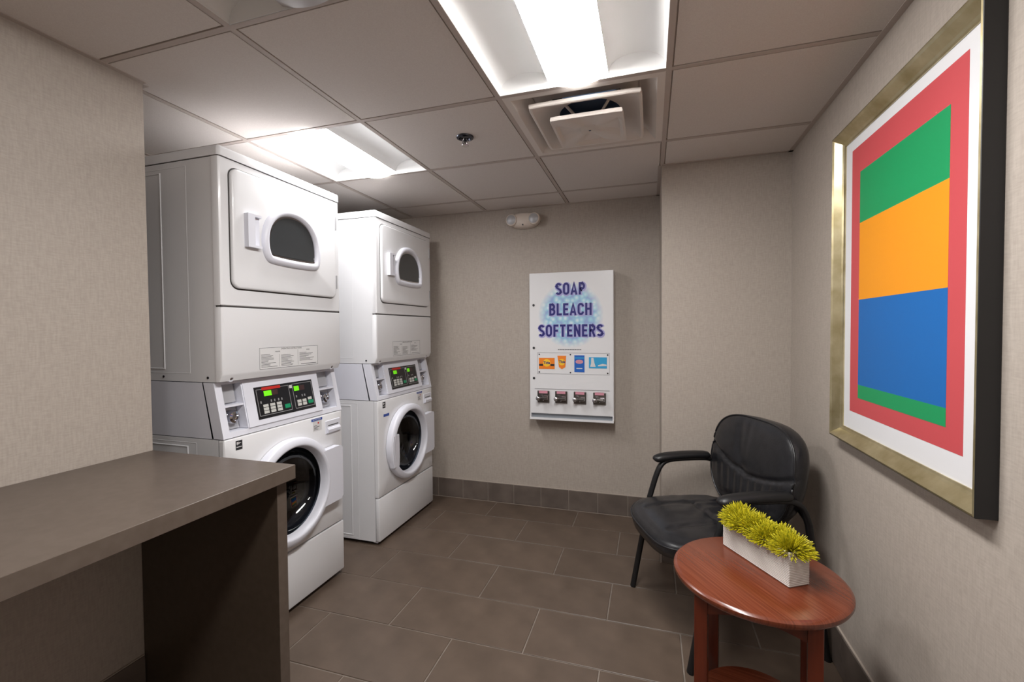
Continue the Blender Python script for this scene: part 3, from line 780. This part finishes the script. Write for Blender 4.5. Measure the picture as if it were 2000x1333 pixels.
# condensed block capitals drawn as flat strokes
def arc(cx, cy, rx, ry, a0, a1, n=10): return [(cx+rx*math.cos(math.radians(a0+(a1-a0)*i/n)), cy+ry*math.sin(math.radians(a0+(a1-a0)*i/n))) for i in range(n+1)]
GL = {  # stroke centre lines in a box 1 high; width first
 'S': (.50, [arc(.25, .735, .17, .17, 20, 180, 9)+arc(.25, .735, .17, .20, 180, 245, 4)+arc(.25, .265, .17, .20, 65, 0, 4)+arc(.25, .265, .17, .17, 0, -160, 9)]),
 'O': (.52, [arc(.26, .70, .17, .21, 0, 180)+arc(.26, .30, .17, .21, 180, 360)+[(.43, .70)]]),
 'A': (.54, [[(.075, .0), (.27, .93), (.465, .0)], [(.14, .27), (.40, .27)]]),
 'P': (.50, [[(.10, 0), (.10, .91), (.26, .91)]+arc(.26, .685, .165, .225, 90, -90, 8)+[(.10, .46)]]),
 'B': (.52, [[(.10, .0), (.10, 1)], [(.10, .91), (.26, .91)]+arc(.26, .715, .15, .195, 90, -90, 8)+[(.10, .52)], [(.26, .52)]+arc(.26, .305, .17, .215, 90, -90, 8)+[(.10, .09)]]),
 'L': (.44, [[(.10, 1), (.10, .09), (.43, .09)]]),
 'E': (.46, [[(.43, .91), (.10, .91), (.10, .09), (.44, .09)], [(.10, .51), (.40, .51)]]),
 'C': (.51, [arc(.26, .70, .17, .21, 0, 180)+arc(.26, .30, .17, .21, 180, 360)]),
 'H': (.53, [[(.10, 0), (.10, 1)], [(.43, 0), (.43, 1)], [(.10, .51), (.43, .51)]]),
 'F': (.44, [[(.42, .91), (.10, .91), (.10, 0)], [(.10, .49), (.38, .49)]]),
 'T': (.48, [[(.02, .91), (.46, .91)], [(.24, .91), (.24, 0)]]),
 'N': (.54, [[(.10, 0), (.10, 1)], [(.10, .94), (.44, .06)], [(.44, 0), (.44, 1)]]),
 'R': (.52, [[(.10, 0), (.10, .91), (.27, .91)]+arc(.27, .70, .155, .21, 90, -90, 8)+[(.10, .49)], [(.27, .49), (.44, 0)]]),
}
def letters(word, height, xc, zb, y, wd, gap=.075, sx=1.0, cap=2.0):
    bm = bmesh.new(); tot = sum(GL[c][0]+gap for c in word)-gap; x0 = -tot/2; j = 0
    for c in word:
        for st in GL[c][1]:
            j += 1; yy = y-.00004*j
            P_ = [Vector(((x0+p[0])*sx, p[1])) for p in st]; lf, rt = [], []
            for i, p in enumerate(P_):
                a = (P_[i]-P_[i-1]).normalized() if i else None; b = (P_[i+1]-P_[i]).normalized() if i < len(P_)-1 else None
                if a is None: a = b
                if b is None: b = a
                t_ = (a+b).normalized(); nr_ = Vector((-t_.y, t_.x)); k = min(1/max(.35, nr_.dot(Vector((-a.y, a.x)))), cap)
                lf.append(p+nr_*wd/2*k); rt.append(p-nr_*wd/2*k)
            if len(st) > 2 and (P_[0]-P_[-1]).length < 1e-6: lf[-1], rt[-1] = lf[0], rt[0]
            A_ = [bm.verts.new((xc+p.x*height, yy, zb+p.y*height)) for p in lf]; B_ = [bm.verts.new((xc+p.x*height, yy, zb+p.y*height)) for p in rt]
            for i in range(len(A_)-1): bm.faces.new((A_[i], B_[i], B_[i+1], A_[i+1]))
        x0 += GL[c][0]+gap
    return bm
for s, zb, sx in (('SOAP', .857, 1.06), ('BLEACH', .718, 1.04), ('SOFTENERS', .574, 1.06)):
    obj('lettering_shadow', letters(s, .083, .2875, zb-.003, yf-.0010, .34, sx=sx, cap=1.05), M_LAV, door)
    obj('lettering', letters(s, .083, .285, zb, yf-.0024, .165, sx=sx), M_NAVY, door)
bm = bmesh.new()
for k in range(14): add_box(bm, .20+k*.0115, .20+k*.0115+.009, yf-.0008, yf, .484, .488)
obj('small_print', bm, M_DARKINK, door)
# product window with four printed packs
fr = bmesh.new()
for a in ((.055, .545, .318, .3205), (.055, .545, .462, .4645), (.055, .0575, .318, .4645), (.5425, .545, .318, .4645)): add_box(fr, a[0], a[1], yf-.0012, yf, a[2], a[3])
obj('product_window', fr, M_GREYPLATE, t)
def card(name, x0, x1, z0, z1, m): return obj(name, bx(x0, x1, yf-.002, yf-.0001, z0, z1), m, t)
c = card('product_card', .066, .176, .352, .428, M_SORANGE)
bm = bmesh.new(); loft(bm, [aty(circ(.121, .394, .026, 24), yf-.0021), aty(circ(.121, .394, .026, 24), yf-.0025)], False, True); obj('pack_emblem', bm, M_SYELLOW, c)
obj('pack_band', bx(.067, .095, yf-.0025, yf-.002, .372, .386), M_DARKINK, c); obj('pack_band', bx(.147, .175, yf-.0025, yf-.002, .372, .386), M_DARKINK, c)
text_obj('pack_lettering', 'Tide', .026, M_NAVY, c, lambda x, y, z: (.121+x, yf-.0028-z*.3, .394+y), offset=.0008)
bm = bmesh.new(); pp = [(.196, .444), (.256, .444), (.250, .366), (.226, .352), (.206, .366)]
loft(bm, [aty(pp, yf-.0002), aty(pp, yf-.002)], False, True); c = obj('product_card', bm, M_SORANGE, t)
bm = bmesh.new(); loft(bm, [aty(circ(.226, .400, .022, 24), yf-.0021), aty(circ(.226, .400, .022, 24), yf-.0025)], False, True); obj('pack_emblem', bm, M_SYELLOW, c)
text_obj('pack_lettering', 'Tide', .024, M_NAVY, c, lambda x, y, z: (.226+x, yf-.0028-z*.3, .402+y), offset=.0008, shear=.2)
c = card('product_card', .312, .380, .334, .448, M_SBLUE)
bm = bmesh.new(); e5 = [(.346+.026*math.cos(2*PI*k/24), .404+.014*math.sin(2*PI*k/24)) for k in range(24)]
loft(bm, [aty(e5, yf-.0021), aty(e5, yf-.0025)], False, True); obj('pack_emblem', bm, M_PINK, c)
obj('pack_band', bx(.314, .378, yf-.0024, yf-.002, .426, .434), M_SCYAN, c); obj('pack_band', bx(.326, .366, yf-.0024, yf-.002, .356, .362), M_LABELW, c)
c = card('product_card', .410, .528, .362, .436, M_SCYAN)
bm = bmesh.new()
for pp in ([(.425, .432), (.440, .432), (.447, .395), (.455, .372), (.418, .372), (.424, .395)], [(.470, .384), (.500, .392), (.526, .388), (.526, .378), (.47, .376)]):
    loft(bm, [aty(pp, yf-.0021), aty(pp, yf-.0025)], False, True)
obj('pack_picture', bm, M_LABELW, c)
for cx_, cz_ in ((.068, .452), (.285, .452), (.533, .452), (.068, .330), (.285, .330), (.533, .330)):
    obj('screw', lathe([(.005, -.001), (.005, .002), (0, .003)], 10, 'y', (cx_, yf, cz_)), M_STEEL, t)
for cz_ in (.792, .496, .286):
    obj('lock', lathe([(.0085, -.001), (.0085, .003), (.004, .004), (0, .003)], 14, 'y', (.030, yf, cz_)), M_DARKINK, t)
# coin mechanisms
for k, x in enumerate((.098, .222, .350, .480)):
    mx = obj('coin_mechanism', bx(x-.042, x+.042, yf-.012, yf, .120, .202, .003), M_MECH, t)
    obj('price_plate', bx(x-.030, x+.030, yf-.0135, yf-.0115, .184, .202), M_PINK, mx)
    obj('coin_slide', bx(x-.030, x+.030, yf-.052, yf-.011, .148, .160, .002), M_MECH, mx)
    obj('slide_grip', lathe([(.014, .050), (.016, .058), (.010, .064), (0, .065)], 14, 'y', (x-.026, yf, .154)), M_CHROME, mx, smooth=50)
    obj('slide_rail', bx(x+.006, x+.036, yf-.034, yf-.011, .142, .170, .003), M_CHROME, mx)
    obj('rivet', lathe([(.005, .012), (.004, .015), (0, .016)], 10, 'y', (x, yf, .136)), M_CHROME, mx)
obj('mechanism_rail', bx(.035, .545, yf-.002, yf, .212, .216), M_GREYPLATE, t)

# ------------------------------------------------------------------ framed print on the right wall
PY0, PY1, PZ0, PZ1 = .133, .915, .888, 1.968
t = thing('framed_print', 'large colour-block print in a champagne gold frame with black sides on the wall', 'picture', (XR, (PY0+PY1)/2, PZ0))
hw, hh = (PY1-PY0)/2, PZ1-PZ0
rec = lambda k, d: [(-d, -hw+k, k), (-d, hw-k, k), (-d, hw-k, hh-k), (-d, -hw+k, hh-k)]
bm = bmesh.new(); loft(bm, [rec(0, 0.001), rec(0, .0385), rec(.0015, .0395)]); obj('frame_side', bm, M_FRAMEBLK, t)
def member(i):
    bm = bmesh.new(); lv = [(.0015, .0395), (.006, .0405), (.012, .036), (.030, .017), (.036, .013), (.042, .0115), (.042, .006)]
    L_ = [rec(k, d) for k, d in lv]
    loft(bm, [[l[i], l[(i+1) % 4]] for l in L_], closed=False); return bm
for i in range(4): obj('frame_rail', member(i), M_GOLD, t)
obj('mat_board', bx(-.008, -.005, -hw+.035, hw-.035, .035, hh-.035), M_MAT, t)
yc = (PY0+PY1)/2
def blk(name, y0, y1, z0, z1, d, m): return obj(name, bx(-d, -.0079, y0-yc, y1-yc, z0-PZ0, z1-PZ0), m, t)
blk('print_sheet', .230, .824, .992, 1.890, .0084, M_PRED)
blk('colour_block', .292, .761, 1.63, 1.80, .0088, M_PGREEN)
blk('colour_block', .292, .761, 1.375, 1.63, .0089, M_PORANGE)
blk('colour_block', .292, .761, 1.09, 1.375, .0088, M_PBLUE)
blk('colour_block', .292, .761, 1.045, 1.09, .0089, M_PGREEN)

# ------------------------------------------------------------------ guest chair (front towards local -y)
ch = thing('guest_chair', 'black leather guest chair with padded arms in the corner by the table', 'chair', (1.443, 1.1115, 0), math.radians(-66.7))
def sqdisc(a, b, p=2.6):
    """square (-1..1)^2 mapped to a superellipse-like disc"""
    m = max(abs(a), abs(b))
    if m < 1e-9: return 0.0, 0.0, 0.0
    l = (abs(a)**p+abs(b)**p)**(1/p); return a*m/l, b*m/l, m
def cushion(fn, n=44, p=2.6):
    """closed two-sided cushion: fn(a, b, m, side) -> point; side 1 face, -1 back"""
    bm = bmesh.new(); V = {}
    for s in (1, -1):
        for i in range(n+1):
            for j in range(n+1):
                a, b = -1+2*i/n, -1+2*j/n; x, y, m = sqdisc(a, b, p)
                if s == -1 and (i in (0, n) or j in (0, n)): V[s, i, j] = V[1, i, j]; continue
                V[s, i, j] = bm.verts.new(fn(x, y, m, s))
    for s in (1, -1):
        for i in range(n):
            for j in range(n):
                f = (V[s, i, j], V[s, i+1, j], V[s, i+1, j+1], V[s, i, j+1])
                bm.faces.new(f if s == 1 else f[::-1])
    return bm
def smile(x): return .16-.30*(1-min(1, abs(x))**1.8)+.10*max(0, -x)     # seam across the back
def back_fn(x, y, m, s):
    wv = .283*(1-.20*max(0, -y)**1.6-.03*max(0, y)**2)
    X = x*wv; Z = .668+y*.215
    Y = .150+.15*(Z-.46)
    r = max(0.0, 1-m**4)
    if s == 1:
        d = .022+.030*r**.7
        sd = y-smile(x)
        d -= .012*math.exp(-(sd/.04)**2)*(r > .02)
        if sd < 0: d -= .0030*math.sin(x*36+1.2*math.sin(3*y))*math.exp(-((sd+.30)/.32)**2)*r
        else: d -= .007*math.exp(-((x+.22+.15*(y-.3))/.09)**2)*r + .003*math.exp(-((x+.08)/.07)**2)*r
        d -= .010*math.exp(-((y+.74)/.06)**2)*r
        return (X, Y-d-.022*x*x, Z)
    return (X*.985, Y+.058*min(1, (1-m)*7)**.5+.012*r-.022*x*x, Z)
bk = obj('backrest', cushion(back_fn, 52, 3.4), M_LEATHER, ch, smooth='all')
# piping where face and side band meet
def back_edge(k):
    a = 2*PI*k/96; ca, sa = math.cos(a), math.sin(a); m = max(abs(ca), abs(sa)); return sqdisc(ca/m, sa/m, 3.4)
bm = bmesh.new(); loopp = []
for k in range(97):
    x, y, m = back_edge(k); p = back_fn(x*.985, y*.985, .985, 1); loopp.append((p[0], p[1]-.001, p[2]))
add_tube(bm, loopp, .0042, 6); obj('backrest_piping', bm, M_LEATHER, bk, smooth='all')
def seat_fn(x, y, m, s):
    X = x*.272*(1+.03*y*-1); Yv = -.085+y*.262
    fr = max(0.0, -y)
    drop = .030*fr**4
    r = max(0.0, 1-m**5)
    if s == 1:
        d = .022+.036*r**.6-drop-.004*abs(x)**3
        for q, wd in ((x-.42, .05), (x+.42, .05)): d -= .0075*math.exp(-(q/wd)**2)*r*(y > -.75)
        d -= .0075*math.exp(-((y-.10)/.04)**2)*r*(abs(x) < .46)
        d += .0032*math.sin(x*19+y*9+1.5*math.sin(y*9))*r*math.exp(-((y-.35)/.5)**2)
        d -= .004*math.exp(-((m-.9)/.03)**2)
        return (X, Yv, .424+d)
    return (X*.96, Yv+.01*0, .418-drop-.040*min(1, (1-m)*5)**.5-.02*fr*(1-m)*0)
st = obj('seat', cushion(seat_fn, 52, 3.4), M_LEATHER, ch, smooth='all')
bm = bmesh.new(); loopp = []
for k in range(97):
    x, y, m = back_edge(k); p = seat_fn(x*.992, y*.992, .992, 1); loopp.append((p[0], p[1], p[2]-.003))
add_tube(bm, loopp, .0045, 6); obj('seat_piping', bm, M_LEATHER, st, smooth='all')
def shell_fn(x, y, m, s):
    r = max(0.0, 1-m**2.5)
    return (x*.235, -.075+y*.235, (.392 if s == 1 else .388-.070*r**.6-.02*max(0, y)))
obj('seat_shell', cushion(shell_fn, 24), M_BLACKMETAL, ch, smooth='all')
for s in (-1, 1):
    path = [(s*.285, -.277, 0), (s*.285, -.19, .445), (s*.285, -.150, .575), (s*.285, -.118, .622), (s*.285, -.06, .632), (s*.285, .06, .632), (s*.285, .125, .628), (s*.285, .172, .600), (s*.285, .196, .53), (s*.285, .277, 0)]
    pp = [Vector(path[0])]+smooth_path([path[0], path[1]], 1)[1:-1]+smooth_path(path[1:-1], 3)+[Vector(path[-1])]
    sf = obj('side_frame', tube(pp, .017, 12, side=(1, 0, 0), flat=.72), M_BLACKMETAL, ch, smooth=60)
    pad = [(-.166, .628, .012), (-.163, .631, .021), (-.155, .635, .027), (-.135, .640, .030), (-.09, .645, .031), (-.02, .648, .031), (.05, .648, .030), (.095, .646, .029), (.112, .645, .025), (.120, .644, .017), (.123, .644, .008)]
    obj('arm_pad', tube([(s*.285, y, z) for y, z, r in pad], [r for y, z, r in pad], 16, side=(1, 0, 0), flat=.68), M_ARMPAD, ch, smooth=70)
for y, z in ((-.16, .378), (.10, .378)):
    obj('cross_bar', tube([(-.285, y, z+.02), (-.2, y, z), (.2, y, z), (.285, y, z+.02)], .013, 10, side=(0, 1, 0)), M_BLACKMETAL, ch, smooth=60)
for s in (-1, 1):
    obj('back_bracket', tube(smooth_path([(s*.12, .06, .385), (s*.12, .19, .40), (s*.12, .235, .50), (s*.12, .255, .62)], 2), .016, 10, side=(1, 0, 0), flat=.5), M_BLACKMETAL, ch, smooth=60)
obj('back_stay', tube([(-.285, .185, .555), (-.2, .225, .555), (.2, .225, .555), (.285, .185, .555)], .012, 10, side=(0, 0, 1)), M_BLACKMETAL, ch, smooth=60)

# ------------------------------------------------------------------ side table
TZ = .545
tb = thing('side_table', 'round reddish cherry wood side table with square legs and low shelf', 'table', (1.468, .480, 0), math.radians(-13))
TR = .238
obj('tabletop', lathe([(TR-.012, TZ-.026), (TR-.004, TZ-.022), (TR, TZ-.014), (TR-.001, TZ-.007), (TR-.006, TZ-.002), (TR-.012, TZ), (0, TZ)], 96), M_CHERRY, tb, smooth=35).rotation_euler.z = math.radians(-45)
lx, ly = .137, .150
for a in (-1, 1):
    for b in (-1, 1):
        obj('leg', bx(a*lx-.0175, a*lx+.0175, b*ly-.0175, b*ly+.0175, 0, TZ-.0255, .002), M_CHERRYL, tb)
def apron(p, q, n=10, hgt=.055, th=.016):
    p, q = Vector(p), Vector(q); bm = bmesh.new(); d = (q-p); nrm = Vector((-d.y, d.x)).normalized()*th/2
    lp = []
    for k in range(n+1):
        c = p+d*(k/n); z0 = TZ-.0255-hgt+.022*math.sin(PI*k/n)
        lp.append([(c.x-nrm.x, c.y-nrm.y, z0), (c.x+nrm.x, c.y+nrm.y, z0), (c.x+nrm.x, c.y+nrm.y, TZ-.0255), (c.x-nrm.x, c.y-nrm.y, TZ-.0255)])
    loft(bm, lp, True, True); return bm
e = .0176
for p, q in (((-lx+e, -ly), (lx-e, -ly)), ((-lx+e, ly), (lx-e, ly)), ((-lx, -ly+e), (-lx, ly-e)), ((lx, -ly+e), (lx, ly-e))):
    obj('apron', apron(p, q), M_CHERRYL, tb)
obj('shelf', lathe([(.158, .110), (.165, .113), (.167, .120), (.163, .128), (0, .130)], 64), M_CHERRY, tb, smooth=35)

# ------------------------------------------------------------------ planter with tufts of artificial grass
ang = math.atan2(.228, -.139)
pl = thing('potted_grass', 'white ribbed ceramic trough of yellow-green grass tufts on the round table', 'plant', (1.4955, .5395, TZ), ang)
PL, PW, PH = .268, .073, .100
pr = []; nr = 20
for k in range(nr):
    z0 = .002+(PH-.004)*k/nr; hz = (PH-.004)/nr
    pr += [(.0016, z0), (0, z0+hz*.3), (0, z0+hz*.7)]
pr.append((.0, PH))
def prect(k): return rrect(-PL/2+k, PL/2-k, -PW/2+k, PW/2-k, .003, 2)
bm = bmesh.new()
loft(bm, [atz(prect(.003), 0)]+[atz(prect(k), z) for k, z in pr]+[atz(prect(.005), PH), atz(prect(.005), PH-.02)], True, True)
obj('trough', bm, M_PLANTER, pl)
obj('moss', bx(-PL/2+.006, PL/2-.006, -PW/2+.006, PW/2-.006, PH-.019, PH-.006), M_SOIL, pl)
def tuft(cx, cy, r, n, seed):
    rnd = random.Random(seed); bm = bmesh.new(); c0 = Vector((cx, cy, PH-.016))
    for k in range(n):
        th = math.acos(1-1.0*((k+.5)/n)*.98); ph = k*2.39996+rnd.uniform(-.25, .25)
        d = Vector((math.sin(th)*math.cos(ph), math.sin(th)*math.sin(ph), math.cos(th)*.95+.10)).normalized()
        ln = r*rnd.uniform(.82, 1.08); s = d.orthogonal().normalized(); q = d.cross(s)
        dr = Vector((0, 0, -.10*ln*math.sin(th)))
        prof = [(.25, .0008), (.62, .0013), (.86, .0015), (.95, .0011)]
        L_ = []
        for f, w in prof:
            p = c0+d*ln*f+dr*f*f
            L_.append([p+(s*math.cos(2*PI*i/4)+q*math.sin(2*PI*i/4))*w for i in range(4)])
        loft(bm, L_)
        tip = bm.verts.new(c0+d*ln+dr); bm.verts.ensure_lookup_table()
        e4 = [bm.verts[len(bm.verts)-5+i] for i in range(4)]
        for i in range(4): bm.faces.new((e4[i], e4[(i+1) % 4], tip))
    return bm
for k, (a, b, r) in enumerate(((-.104, .0, .068), (-.056, -.012, .066), (-.030, .012, .064), (.020, .0, .070), (.060, .010, .066), (.096, -.002, .073))):
    obj('grass_tuft', tuft(a, b, r, 480, 20+k), M_GRASS, pl)
